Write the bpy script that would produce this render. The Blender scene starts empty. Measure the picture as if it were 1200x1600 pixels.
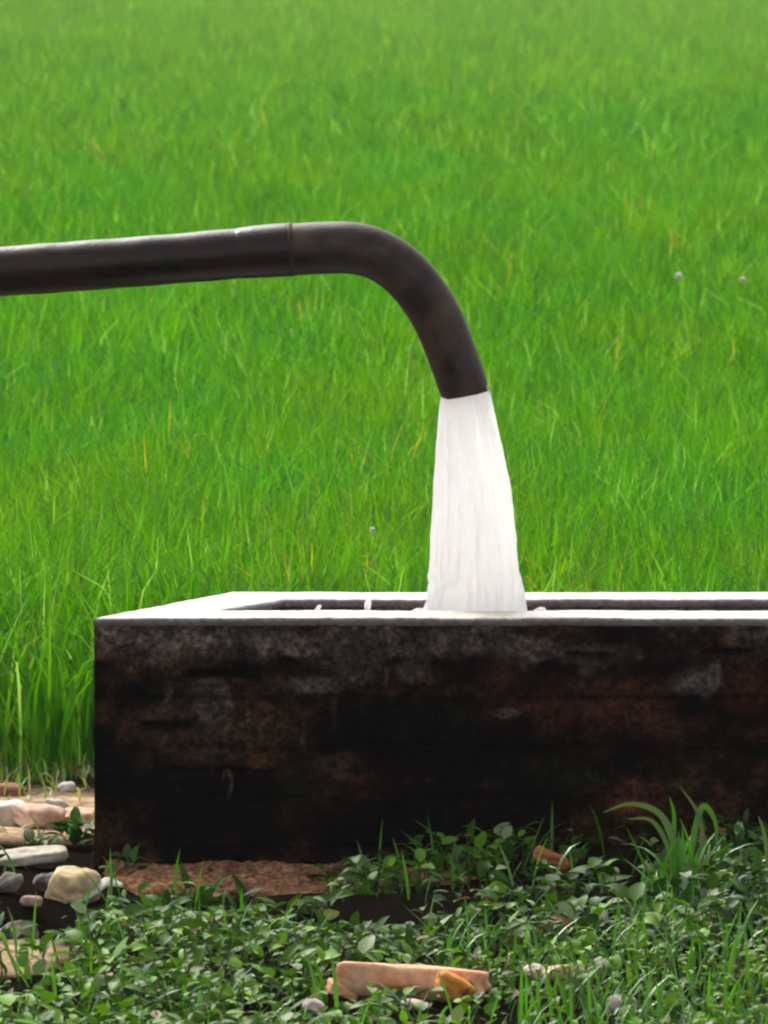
import bpy, bmesh, math, random
import numpy as np
from mathutils import Vector, Matrix

C = bpy.context.scene
R = math.radians
random.seed(7)
rng = np.random.default_rng(11)

# ------------------------------------------------------------------ camera
CAM_Y, CAM_Z, PITCH, FPX = -16.0, 1.81, R(4.33), 14700.0     # FPX: focal length in photo pixels (1200 x 1600)
cd = bpy.data.cameras.new('camera')
cd.sensor_fit = 'VERTICAL'
cd.sensor_height = 24.0
cd.lens = FPX / 1600.0 * 24.0
cd.dof.use_dof = True                    # a long lens: the field behind is a touch soft
cd.dof.focus_distance = 16.0
cd.dof.aperture_fstop = 17.0
cd.clip_start = 0.5
cd.clip_end = 3000.0
cam = bpy.data.objects.new('camera', cd)
cam.location = (0, CAM_Y, CAM_Z)
cam.rotation_euler = (math.pi / 2 - PITCH, 0, 0)
C.collection.objects.link(cam)
C.camera = cam

# ------------------------------------------------------------------ sky, sun, exposure
SUN_EL, SUN_AZ = R(44), R(-24)          # high, beyond the field and a little to the left
w = bpy.data.worlds.new('World')
C.world = w
w.use_nodes = True
wn = w.node_tree
bg = wn.nodes['Background']
sky = wn.nodes.new('ShaderNodeTexSky')
sky.sky_type = 'NISHITA'
sky.sun_disc = False
sky.sun_elevation = SUN_EL
sky.sun_rotation = SUN_AZ
sky.air_density = 1.0
sky.dust_density = 4.0
sky.ozone_density = 1.0
hs = wn.nodes.new('ShaderNodeHueSaturation')     # a white, hazy monsoon sky
hs.inputs['Saturation'].default_value = 0.15
wn.links.new(sky.outputs[0], hs.inputs['Color'])
wn.links.new(hs.outputs[0], bg.inputs[0])
bg.inputs[1].default_value = 0.13

sd = bpy.data.lights.new('sun', 'SUN')
sd.energy = 1.5
sd.angle = R(12)
sd.color = (1.0, 0.95, 0.86)
so = bpy.data.objects.new('sun', sd)
so.rotation_euler = (-(math.pi / 2 - SUN_EL), 0, -SUN_AZ)
so.location = (0, 20, 30)
C.collection.objects.link(so)

C.view_settings.view_transform = 'Standard'
C.view_settings.look = 'None'
C.view_settings.gamma = 1.0
C.view_settings.exposure = 1.2
C.cycles.pixel_filter_type = 'BLACKMAN_HARRIS'
C.cycles.filter_width = 2.3             # the photograph is soft
C.cycles.transparent_max_bounces = 12
C.cycles.max_bounces = 8
C.cycles.volume_bounces = 0


def ray(px, py):
    d = Vector(((px - 600) / FPX, math.cos(PITCH) + (800 - py) / FPX * math.sin(PITCH),
                -math.sin(PITCH) + (800 - py) / FPX * math.cos(PITCH)))
    return d


def at(px, py, Y):                      # the point at depth Y that a photo pixel shows
    d = ray(px, py)
    t = (Y - CAM_Y) / d.y
    return Vector((0, CAM_Y, CAM_Z)) + d * t


def atz(px, py, z=0.0):                 # the point at height z that a photo pixel shows
    d = ray(px, py)
    t = (z - CAM_Z) / d.z
    return Vector((0, CAM_Y, CAM_Z)) + d * t


# ------------------------------------------------------------------ helpers
def tag(o, label=None, cat=None, group=None, kind=None):
    if label: o['label'] = label
    if cat: o['category'] = cat
    if group: o['group'] = group
    if kind: o['kind'] = kind
    return o


def empty(name, loc):
    o = bpy.data.objects.new(name, None)
    o.location = loc
    o.empty_display_size = 0.1
    C.collection.objects.link(o)
    return o


def mesh_obj(name, V, F, mat, parent=None, col=None, smooth=True, attrs=None):
    """V (n,3) array in world space, F (m,k) array or list of tuples"""
    V = np.asarray(V, dtype=np.float64)
    if parent is not None:
        V = V - np.array(parent.location)
    me = bpy.data.meshes.new(name)
    if isinstance(F, np.ndarray):
        m, k = F.shape
        me.vertices.add(len(V))
        me.vertices.foreach_set('co', V.astype(np.float32).ravel())
        me.loops.add(m * k)
        me.loops.foreach_set('vertex_index', F.astype(np.int32).ravel())
        me.polygons.add(m)
        me.polygons.foreach_set('loop_start', np.arange(0, m * k, k, dtype=np.int32))
        me.polygons.foreach_set('loop_total', np.full(m, k, dtype=np.int32))
        me.update(calc_edges=True)
    else:
        me.from_pydata([tuple(v) for v in V], [], F)
    me.polygons.foreach_set('use_smooth', np.full(len(me.polygons), smooth, dtype=bool))
    if col is not None:
        a = me.color_attributes.new('Col', 'FLOAT_COLOR', 'POINT')
        cc = np.ones((len(V), 4), dtype=np.float32)
        cc[:, :3] = col
        a.data.foreach_set('color', cc.ravel())
    if attrs:
        for k_, v_ in attrs.items():
            a = me.attributes.new(k_, 'FLOAT', 'POINT')
            a.data.foreach_set('value', np.asarray(v_, dtype=np.float32))
    me.materials.append(mat)
    me.update()
    o = bpy.data.objects.new(name, me)
    C.collection.objects.link(o)
    if parent is not None:
        o.parent = parent
    return o


def recalc(o):
    bm = bmesh.new(); bm.from_mesh(o.data)
    bmesh.ops.recalc_face_normals(bm, faces=bm.faces)
    bm.to_mesh(o.data); bm.free()
    return o


# value noise -------------------------------------------------------
def _hash(ix, iy, iz, seed):
    h = (ix.astype(np.int64) * 374761393 + iy.astype(np.int64) * 668265263 + iz.astype(np.int64) * 2147483647 + seed * 974711) & 0xffffffff
    h = ((h ^ (h >> 13)) * 1274126177) & 0xffffffff
    h = ((h ^ (h >> 16)) * 2246822519) & 0xffffffff
    return ((h ^ (h >> 15)) & 0xffffff) / float(0xffffff)


def vnoise(x, y, z=0.0, seed=0):
    x, y, z = np.broadcast_arrays(np.asarray(x, float), np.asarray(y, float), np.asarray(z, float))
    ix, iy, iz = np.floor(x).astype(np.int64), np.floor(y).astype(np.int64), np.floor(z).astype(np.int64)
    fx, fy, fz = x - ix, y - iy, z - iz
    fx, fy, fz = [f * f * (3 - 2 * f) for f in (fx, fy, fz)]
    r = 0
    for dx in (0, 1):
        for dy in (0, 1):
            for dz in (0, 1):
                r = r + _hash(ix + dx, iy + dy, iz + dz, seed) * (fx if dx else 1 - fx) * (fy if dy else 1 - fy) * (fz if dz else 1 - fz)
    return r * 2 - 1


def fbm(x, y, z=0.0, oct=4, seed=0, gain=0.5):
    r, a, f, n = 0, 1.0, 1.0, 0.0
    for i in range(oct):
        r = r + a * vnoise(np.asarray(x) * f, np.asarray(y) * f, np.asarray(z) * f, seed + i * 17)
        n += a; a *= gain; f *= 2.03
    return r / n


def sstep(a, b, x):
    t = np.clip((x - a) / (b - a), 0, 1)
    return t * t * (3 - 2 * t)


def grid_faces(nu, nv, wrap_u=False):
    I = np.arange(nu * nv).reshape(nv, nu)
    if wrap_u:
        J = np.roll(I, -1, axis=1)
        a, b, c, d = I[:-1], J[:-1], J[1:], I[1:]
    else:
        a, b, c, d = I[:-1, :-1], I[:-1, 1:], I[1:, 1:], I[1:, :-1]
    return np.stack([a.ravel(), b.ravel(), c.ravel(), d.ravel()], axis=1)


# ------------------------------------------------------------------ materials
def mat_new(name):
    m = bpy.data.materials.new(name)
    m.use_nodes = True
    nt = m.node_tree
    return m, nt, nt.nodes['Principled BSDF'], nt.nodes['Material Output']


def attr_node(nt, name='Col'):
    n = nt.nodes.new('ShaderNodeAttribute'); n.attribute_name = name
    return n


def leaf_mat(name, rough, spec, trans, tint=(1, 1, 1)):
    m, nt, p, out = mat_new(name)
    a = attr_node(nt)
    p.inputs['Roughness'].default_value = rough
    p.inputs['Specular IOR Level'].default_value = spec
    nt.links.new(a.outputs['Color'], p.inputs['Base Color'])
    t = nt.nodes.new('ShaderNodeBsdfTranslucent')
    mx = nt.nodes.new('ShaderNodeMixRGB'); mx.blend_type = 'MULTIPLY'; mx.inputs[0].default_value = 1
    mx.inputs[2].default_value = (*tint, 1)
    nt.links.new(a.outputs['Color'], mx.inputs[1]); nt.links.new(mx.outputs[0], t.inputs[0])
    s = nt.nodes.new('ShaderNodeMixShader'); s.inputs[0].default_value = trans
    nt.links.new(p.outputs[0], s.inputs[1]); nt.links.new(t.outputs[0], s.inputs[2])
    nt.links.new(s.outputs[0], out.inputs[0])
    return m


def col_mat(name, rough=0.8, spec=0.3, bump=0.0, scale=80, coord='Object', var=0.45):
    """vertex colour + fine noise variation and bump"""
    m, nt, p, out = mat_new(name)
    a = attr_node(nt)
    tc = nt.nodes.new('ShaderNodeTexCoord')
    n = nt.nodes.new('ShaderNodeTexNoise'); n.inputs['Scale'].default_value = scale; n.inputs['Detail'].default_value = 6
    nt.links.new(tc.outputs[coord], n.inputs['Vector'])
    r = nt.nodes.new('ShaderNodeMapRange'); r.inputs[1].default_value = 0.3; r.inputs[2].default_value = 0.7
    r.inputs[3].default_value = 1 - var; r.inputs[4].default_value = 1 + var
    nt.links.new(n.outputs[0], r.inputs[0])
    mx = nt.nodes.new('ShaderNodeVectorMath'); mx.operation = 'MULTIPLY'
    nt.links.new(a.outputs['Color'], mx.inputs[0]); nt.links.new(r.outputs[0], mx.inputs[1])
    nt.links.new(mx.outputs[0], p.inputs['Base Color'])
    p.inputs['Roughness'].default_value = rough
    p.inputs['Specular IOR Level'].default_value = spec
    if bump:
        b = nt.nodes.new('ShaderNodeBump'); b.inputs['Strength'].default_value = bump; b.inputs['Distance'].default_value = 0.004
        nt.links.new(n.outputs[0], b.inputs['Height']); nt.links.new(b.outputs[0], p.inputs['Normal'])
    return m


M_rice = leaf_mat('rice_leaf', 0.65, 0.1, 0.58, (1.1, 1.05, 0.5))
M_cover = leaf_mat('creeper_leaf', 0.52, 0.09, 0.22, (1.0, 1.05, 0.5))
M_grass = leaf_mat('grass_blade', 0.42, 0.4, 0.35, (1.0, 1.05, 0.6))
M_wall = col_mat('mossy_brickwork', 0.95, 0.0, 0.9, 120, var=0.75)
M_rim = col_mat('worn_cement', 0.42, 0.6, 0.35, 90)
M_stone = col_mat('stone', 0.85, 0.2, 0.6, 60, var=0.28)
M_brick = col_mat('fired_brick', 0.85, 0.2, 0.5, 70, var=0.22)
M_soil = col_mat('soil', 1.0, 0.0, 0.8, 40)


def pipe_mat(name, c0, c1, rough, scale, spec=0.28):
    m, nt, p, out = mat_new(name)
    tc = nt.nodes.new('ShaderNodeTexCoord')
    n = nt.nodes.new('ShaderNodeTexNoise'); n.inputs['Scale'].default_value = scale; n.inputs['Detail'].default_value = 7
    n.inputs['Roughness'].default_value = 0.65
    nt.links.new(tc.outputs['Object'], n.inputs['Vector'])
    cr = nt.nodes.new('ShaderNodeValToRGB')
    cr.color_ramp.elements[0].position = 0.35; cr.color_ramp.elements[0].color = (*c0, 1)
    cr.color_ramp.elements[1].position = 0.7; cr.color_ramp.elements[1].color = (*c1, 1)
    nt.links.new(n.outputs[0], cr.inputs[0]); nt.links.new(cr.outputs[0], p.inputs['Base Color'])
    mr = nt.nodes.new('ShaderNodeMapRange'); mr.inputs[3].default_value = rough - 0.1; mr.inputs[4].default_value = rough + 0.2
    nt.links.new(n.outputs[0], mr.inputs[0]); nt.links.new(mr.outputs[0], p.inputs['Roughness'])
    n2 = nt.nodes.new('ShaderNodeTexNoise'); n2.inputs['Scale'].default_value = scale * 8; n2.inputs['Detail'].default_value = 4
    nt.links.new(tc.outputs['Object'], n2.inputs['Vector'])
    b = nt.nodes.new('ShaderNodeBump'); b.inputs['Strength'].default_value = 0.3; b.inputs['Distance'].default_value = 0.002
    nt.links.new(n2.outputs[0], b.inputs['Height']); nt.links.new(b.outputs[0], p.inputs['Normal'])
    p.inputs['Specular IOR Level'].default_value = spec
    return m


M_pipe = pipe_mat('dark_iron', (0.003, 0.0018, 0.0014), (0.024, 0.010, 0.005), 0.32, 14)
M_elbow = pipe_mat('weathered_iron', (0.008, 0.004, 0.0025), (0.070, 0.036, 0.023), 0.48, 18, 0.32)
M_weld = pipe_mat('rusty_weld', (0.01, 0.005, 0.004), (0.05, 0.024, 0.018), 0.6, 40)


def jet_mat():
    m, nt, p, out = mat_new('aerated_water')
    p.inputs['Base Color'].default_value = (0.93, 0.91, 0.90, 1)
    p.inputs['Roughness'].default_value = 0.25
    p.inputs['Specular IOR Level'].default_value = 0.5
    t = nt.nodes.new('ShaderNodeBsdfTranslucent'); t.inputs[0].default_value = (0.97, 0.95, 0.94, 1)
    s = nt.nodes.new('ShaderNodeMixShader'); s.inputs[0].default_value = 0.66
    nt.links.new(p.outputs[0], s.inputs[1]); nt.links.new(t.outputs[0], s.inputs[2])
    g = nt.nodes.new('ShaderNodeBsdfGlass'); g.inputs['IOR'].default_value = 1.2; g.inputs['Roughness'].default_value = 0.15
    a = attr_node(nt, 'clear')
    s2 = nt.nodes.new('ShaderNodeMixShader')
    nt.links.new(a.outputs['Fac'], s2.inputs[0])
    nt.links.new(s.outputs[0], s2.inputs[1]); nt.links.new(g.outputs[0], s2.inputs[2])
    tc = nt.nodes.new('ShaderNodeTexCoord')
    mp = nt.nodes.new('ShaderNodeMapping'); mp.inputs['Scale'].default_value = (1, 1, 0.28)
    n = nt.nodes.new('ShaderNodeTexNoise'); n.inputs['Scale'].default_value = 48; n.inputs['Detail'].default_value = 3
    nt.links.new(tc.outputs['Object'], mp.inputs[0]); nt.links.new(mp.outputs[0], n.inputs['Vector'])
    b = nt.nodes.new('ShaderNodeBump'); b.inputs['Strength'].default_value = 0.65; b.inputs['Distance'].default_value = 0.02
    nt.links.new(n.outputs[0], b.inputs['Height'])
    nt.links.new(b.outputs[0], p.inputs['Normal']); nt.links.new(b.outputs[0], t.inputs['Normal'])
    nt.links.new(s2.outputs[0], out.inputs[0])
    return m


M_jet = jet_mat()
m_, nt_, p_, o_ = mat_new('tank_water')
p_.inputs['Base Color'].default_value = (0.25, 0.27, 0.26, 1); p_.inputs['Roughness'].default_value = 0.12
p_.inputs['Specular IOR Level'].default_value = 0.5
M_water = m_
n_ = nt_.nodes.new('ShaderNodeTexNoise'); n_.inputs['Scale'].default_value = 60
b_ = nt_.nodes.new('ShaderNodeBump'); b_.inputs['Strength'].default_value = 0.5; b_.inputs['Distance'].default_value = 0.01
nt_.links.new(n_.outputs[0], b_.inputs['Height']); nt_.links.new(b_.outputs[0], p_.inputs['Normal'])
M_petal = leaf_mat('flower_petal', 0.6, 0.2, 0.5)

# ------------------------------------------------------------------ ground
def gz(x, y):
    x = np.asarray(x, float); y = np.asarray(y, float)
    near = sstep(-9, -4, y) * (1 - sstep(2.0, 4.0, y)) * (1 - sstep(3, 5, np.abs(x)))
    h = near * (0.030 * fbm(x * 2.2, y * 2.2, oct=3, seed=3) + 0.012 * fbm(x * 9, y * 9, oct=3, seed=5))
    tank = (1 - sstep(0.05, 0.30, np.maximum(np.maximum(-0.5 - x, x - 1.3), np.maximum(-0.25 - y, y - 0.6))))
    h = h * (1 - 0.85 * tank) - 0.024 * tank
    # creeper bank rising a little along the right of the tank front, hollow in the shade in front of it
    h = h + 0.035 * sstep(-0.05, 0.3, x) * sstep(-0.75, -0.12, y) * (1 - sstep(-0.06, 0.03, y)) * (1 - sstep(1.5, 2.2, x))
    h = h - 0.055 * np.exp(-(((x - 0.02) / 0.22) ** 2 + ((y + 0.78) / 0.28) ** 2))
    h = h - 0.07 * np.exp(-(((x + 0.53) / 0.10) ** 2 + ((y + 0.75) / 0.2) ** 2))
    return h


def axis(dense, lo, hi, far, n_far):
    a = np.arange(lo, hi + 1e-6, dense)
    g = np.geomspace(dense, far, n_far)
    return np.concatenate([lo - g[::-1], a, hi + g])


gx = axis(0.03, -2.6, 2.6, 640, 46)
gy = axis(0.03, -4.2, 2.4, 640, 46)
X, Y = np.meshgrid(gx, gy)
Z = gz(X, Y)
n1 = fbm(X * 1.3, Y * 1.3, oct=4, seed=21)
n2 = fbm(X * 7, Y * 7, oct=3, seed=22)
soil = np.array([0.006, 0.0045, 0.003]); tan = np.array([0.36, 0.25, 0.16]); green = np.array([0.035, 0.07, 0.012]); mud = np.array([0.05, 0.05, 0.02])
gc = np.ones(X.shape + (3,)) * soil * (1 + 0.5 * n2[..., None])


def blend(gc, c, mask):
    return gc * (1 - mask[..., None]) + c * mask[..., None]


gc = blend(gc, mud * (1 + 0.3 * n2[..., None]), sstep(1.15, 1.5, Y + 0.1 * n1))
gc = blend(gc, green, sstep(40, 75, Y))
trk = np.exp(-(((X + 0.72) / 0.42) ** 2 + ((Y - 0.85) / 0.42) ** 2) * 1.0)                 # bare sandy earth left of the tank
gc = blend(gc, tan * (1 + 0.35 * n2[..., None]), np.clip(sstep(0.3, 0.75, trk + 0.15 * n1), 0, 1))
pt = np.exp(-(((X + 0.57) / 0.085) ** 2 + ((Y + 1.35) / 0.28) ** 2))
gc = blend(gc, tan * 0.75 * (1 + 0.35 * n2[..., None]), sstep(0.35, 0.7, pt + 0.2 * n2))
g = mesh_obj('ground', np.stack([X.ravel(), Y.ravel(), Z.ravel()], 1), grid_faces(len(gx), len(gy)), M_soil, col=gc.reshape(-1, 3))
tag(g, kind='structure')


# ------------------------------------------------------------------ blades and leaves (vectorised)
def blades(P, az, th0, th1, L, W, prof, nseg, cols=2, fold=0.0, roll=0.0, bend=1.5, color=None, tip=None):
    """n curved strips; returns V, F, col. th: angle from horizontal at the base / tip"""
    n = len(P)
    s = np.linspace(0, 1, nseg + 1)
    sm = (s[1:] + s[:-1]) / 2
    th = th0[:, None] + (th1 - th0)[:, None] * (sm[None, :] ** bend)
    st = (L / nseg)[:, None]
    r = np.concatenate([np.zeros((n, 1)), np.cumsum(np.cos(th) * st, 1)], 1)
    z = np.concatenate([np.zeros((n, 1)), np.cumsum(np.sin(th) * st, 1)], 1)
    the = th0[:, None] + (th1 - th0)[:, None] * (s[None, :] ** bend)
    h = np.stack([np.cos(az), np.sin(az), 0 * az], 1)
    side = np.stack([-np.sin(az), np.cos(az), 0 * az], 1)
    cen = P[:, None, :] + r[..., None] * h[:, None, :]
    cen[..., 2] += z
    nor = -np.sin(the)[..., None] * h[:, None, :]
    nor[..., 2] += np.cos(the)
    roll = np.broadcast_to(roll, (n,))
    sd_ = side[:, None, :] * np.cos(roll)[:, None, None] + nor * np.sin(roll)[:, None, None]
    up_ = nor * np.cos(roll)[:, None, None] - side[:, None, :] * np.sin(roll)[:, None, None]
    wv = (W[:, None] * prof(s)[None, :] / 2)[..., None]
    if cols == 2:
        V = np.stack([cen - sd_ * wv, cen + sd_ * wv], 2)
    else:
        V = np.stack([cen - sd_ * wv + up_ * wv * fold, cen, cen + sd_ * wv + up_ * wv * fold], 2)
    k = V.shape[2]
    base = np.arange(n)[:, None] * ((nseg + 1) * k)
    f1 = grid_faces(k, nseg + 1)
    F = (base[:, :, None] + f1[None]).reshape(-1, 4)
    cl = np.repeat(color[:, None, :], (nseg + 1) * k, 1).reshape(n, nseg + 1, k, 3)
    if tip is not None:
        cl = cl * (1 - s[None, :, None, None] ** 2) + tip[:, None, None, :] * (s[None, :, None, None] ** 2)
    return V.reshape(-1, 3), F, cl.reshape(-1, 3)


def merge(parts):
    Vs, Fs, Cs, o = [], [], [], 0
    for V, F, c in parts:
        Vs.append(V); Fs.append(F + o); Cs.append(c); o += len(V)
    return np.concatenate(Vs), np.concatenate(Fs), np.concatenate(Cs)


rice_prof = lambda s: np.clip(0.55 + 1.6 * s, 0, 1) * np.clip((1.02 - s) * 2.2, 0, 1) ** 0.8 + 0.02
ovate = lambda s: np.sin(np.pi * np.clip(s, 0.0, 1) ** 0.75) ** 0.8 + 0.03

# ------------------------------------------------------------------ the rice field
YEL = [(270, 255), (825, 185), (1060, 345), (1003, 305), (590, 680), (985, 515), (180, 205), (830, 220), (300, 365), (1150, 230), (900, 845), (440, 850)]
yel = np.array([list(atz(px, py, 0.33))[:2] for px, py in YEL])
parts = []


def rice_zone(y0, y1, pitch, nleaf, nseg, wmul, hw0, hw1, dr=38):
    ys = np.arange(y0, y1, pitch)
    P = []
    for y in ys:
        d = y + 16
        hw = hw0 + d * hw1
        xs = np.arange(-hw, hw, pitch)
        P.append(np.stack([xs + rng.uniform(-.4, .4, len(xs)) * pitch, y + rng.uniform(-.4, .4, len(xs)) * pitch], 1))
    P = np.concatenate(P)
    P = P[rng.random(len(P)) > 0.05 + 0.10 * sstep(.3, .6, fbm(P[:, 0] * 4, P[:, 1] * 1.5, oct=2, seed=44))]      # hills that failed
    n = len(P)
    vig = 1.0 + 0.08 * fbm(P[:, 0] * 0.9, P[:, 1] * 0.35, oct=3, seed=40) + rng.normal(0, .05, n)
    tone = fbm(P[:, 0] * 0.8 + 9, P[:, 1] * 0.25, oct=3, seed=41) + 1.1 * fbm(P[:, 0] * 5, P[:, 1] * 1.2, oct=3, seed=42) + rng.normal(0, .35, n)
    hue = fbm(P[:, 0] * 3.5 + 4, P[:, 1] * 0.9, oct=3, seed=43) * 1.6 + rng.normal(0, .35, n)
    pi = np.repeat(np.arange(n), nleaf)
    N = len(pi)
    base = np.zeros((N, 3))
    base[:, :2] = P[pi] + rng.normal(0, 0.018, (N, 2))
    base[:, 2] = gz(base[:, 0], base[:, 1]) - 0.01
    az = rng.uniform(0, 2 * np.pi, N)
    lean = np.abs(rng.normal(0, R(14), N)) + R(2)
    th0 = np.pi / 2 - lean
    droop = np.abs(rng.normal(R(dr), R(26), N))
    hook = rng.random(N) < 0.6                                   # tips bent right over
    droop[hook] += R(85) * rng.random(hook.sum())
    th1 = th0 - droop
    L = np.clip(rng.normal(0.32, 0.024, N), .2, .38) * vig[pi]
    W = rng.uniform(0.0045, 0.008, N) * wmul
    t = np.clip(0.5 + 0.30 * tone[pi] + rng.normal(0, .28, N), 0, 1)[:, None]
    ca, cb = np.array([0.030, 0.155, 0.002]), np.array([0.088, 0.275, 0.006])
    col = ca * (1 - t) + cb * t
    hu = np.clip(hue[pi], -1, 1)[:, None]
    col = col * (1 + hu * np.array([0.30, 0.02, 0.0])) + np.clip(-hu, 0, 1) * np.array([0.0, 0.006, 0.010])
    far_haze = (sstep(12, 62, base[:, 1]) * 0.55)[:, None]           # distance haze painted into the far leaf colour
    col = col * (1 - far_haze) + np.array([0.140, 0.285, 0.080]) * far_haze
    pale = rng.random(N) < 0.05
    col[pale] = np.array([0.20, 0.40, 0.10])
    # dying leaves: single ones, and in the few yellow hills
    d2 = np.min(np.hypot((P[:, None, 0] - yel[None, :, 0]), (P[:, None, 1] - yel[None, :, 1]) * 0.35), axis=1)
    yl = (rng.random(N) < 0.0025) | ((d2[pi] < 0.06) & (rng.random(N) < 0.35))
    col[yl] = np.array([0.36, 0.33, 0.04]) * rng.uniform(.7, 1.2, (yl.sum(), 1))
    tip = col * np.array([1.15, 1.1, 1.0])
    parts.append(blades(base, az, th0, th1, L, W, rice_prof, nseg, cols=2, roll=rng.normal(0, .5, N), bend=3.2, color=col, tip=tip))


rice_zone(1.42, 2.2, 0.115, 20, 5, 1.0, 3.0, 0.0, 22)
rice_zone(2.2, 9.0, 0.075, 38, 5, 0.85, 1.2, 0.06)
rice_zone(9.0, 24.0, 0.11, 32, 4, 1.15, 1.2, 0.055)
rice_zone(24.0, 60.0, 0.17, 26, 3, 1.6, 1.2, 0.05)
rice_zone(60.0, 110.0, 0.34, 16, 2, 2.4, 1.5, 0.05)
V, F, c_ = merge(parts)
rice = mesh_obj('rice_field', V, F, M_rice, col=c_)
tag(rice, 'bright green young rice crop filling the field behind the tank', 'rice field', kind='stuff')

# ------------------------------------------------------------------ brick tank (skewed in plan as in the photo)
Zt = 0.418
OUT = [(-0.495, 0.0), (1.15, 0.0), (1.39, 0.52), (-0.27, 0.52)]
INN = [(-0.290, 0.145), (0.985, 0.145), (1.09, 0.375), (-0.172, 0.375)]
tank = empty('brick_tank', (0.35, 0.25, 0.0))
tag(tank, 'low open brick water tank with dark mossy sides and a pale cement rim', 'water tank')


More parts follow.
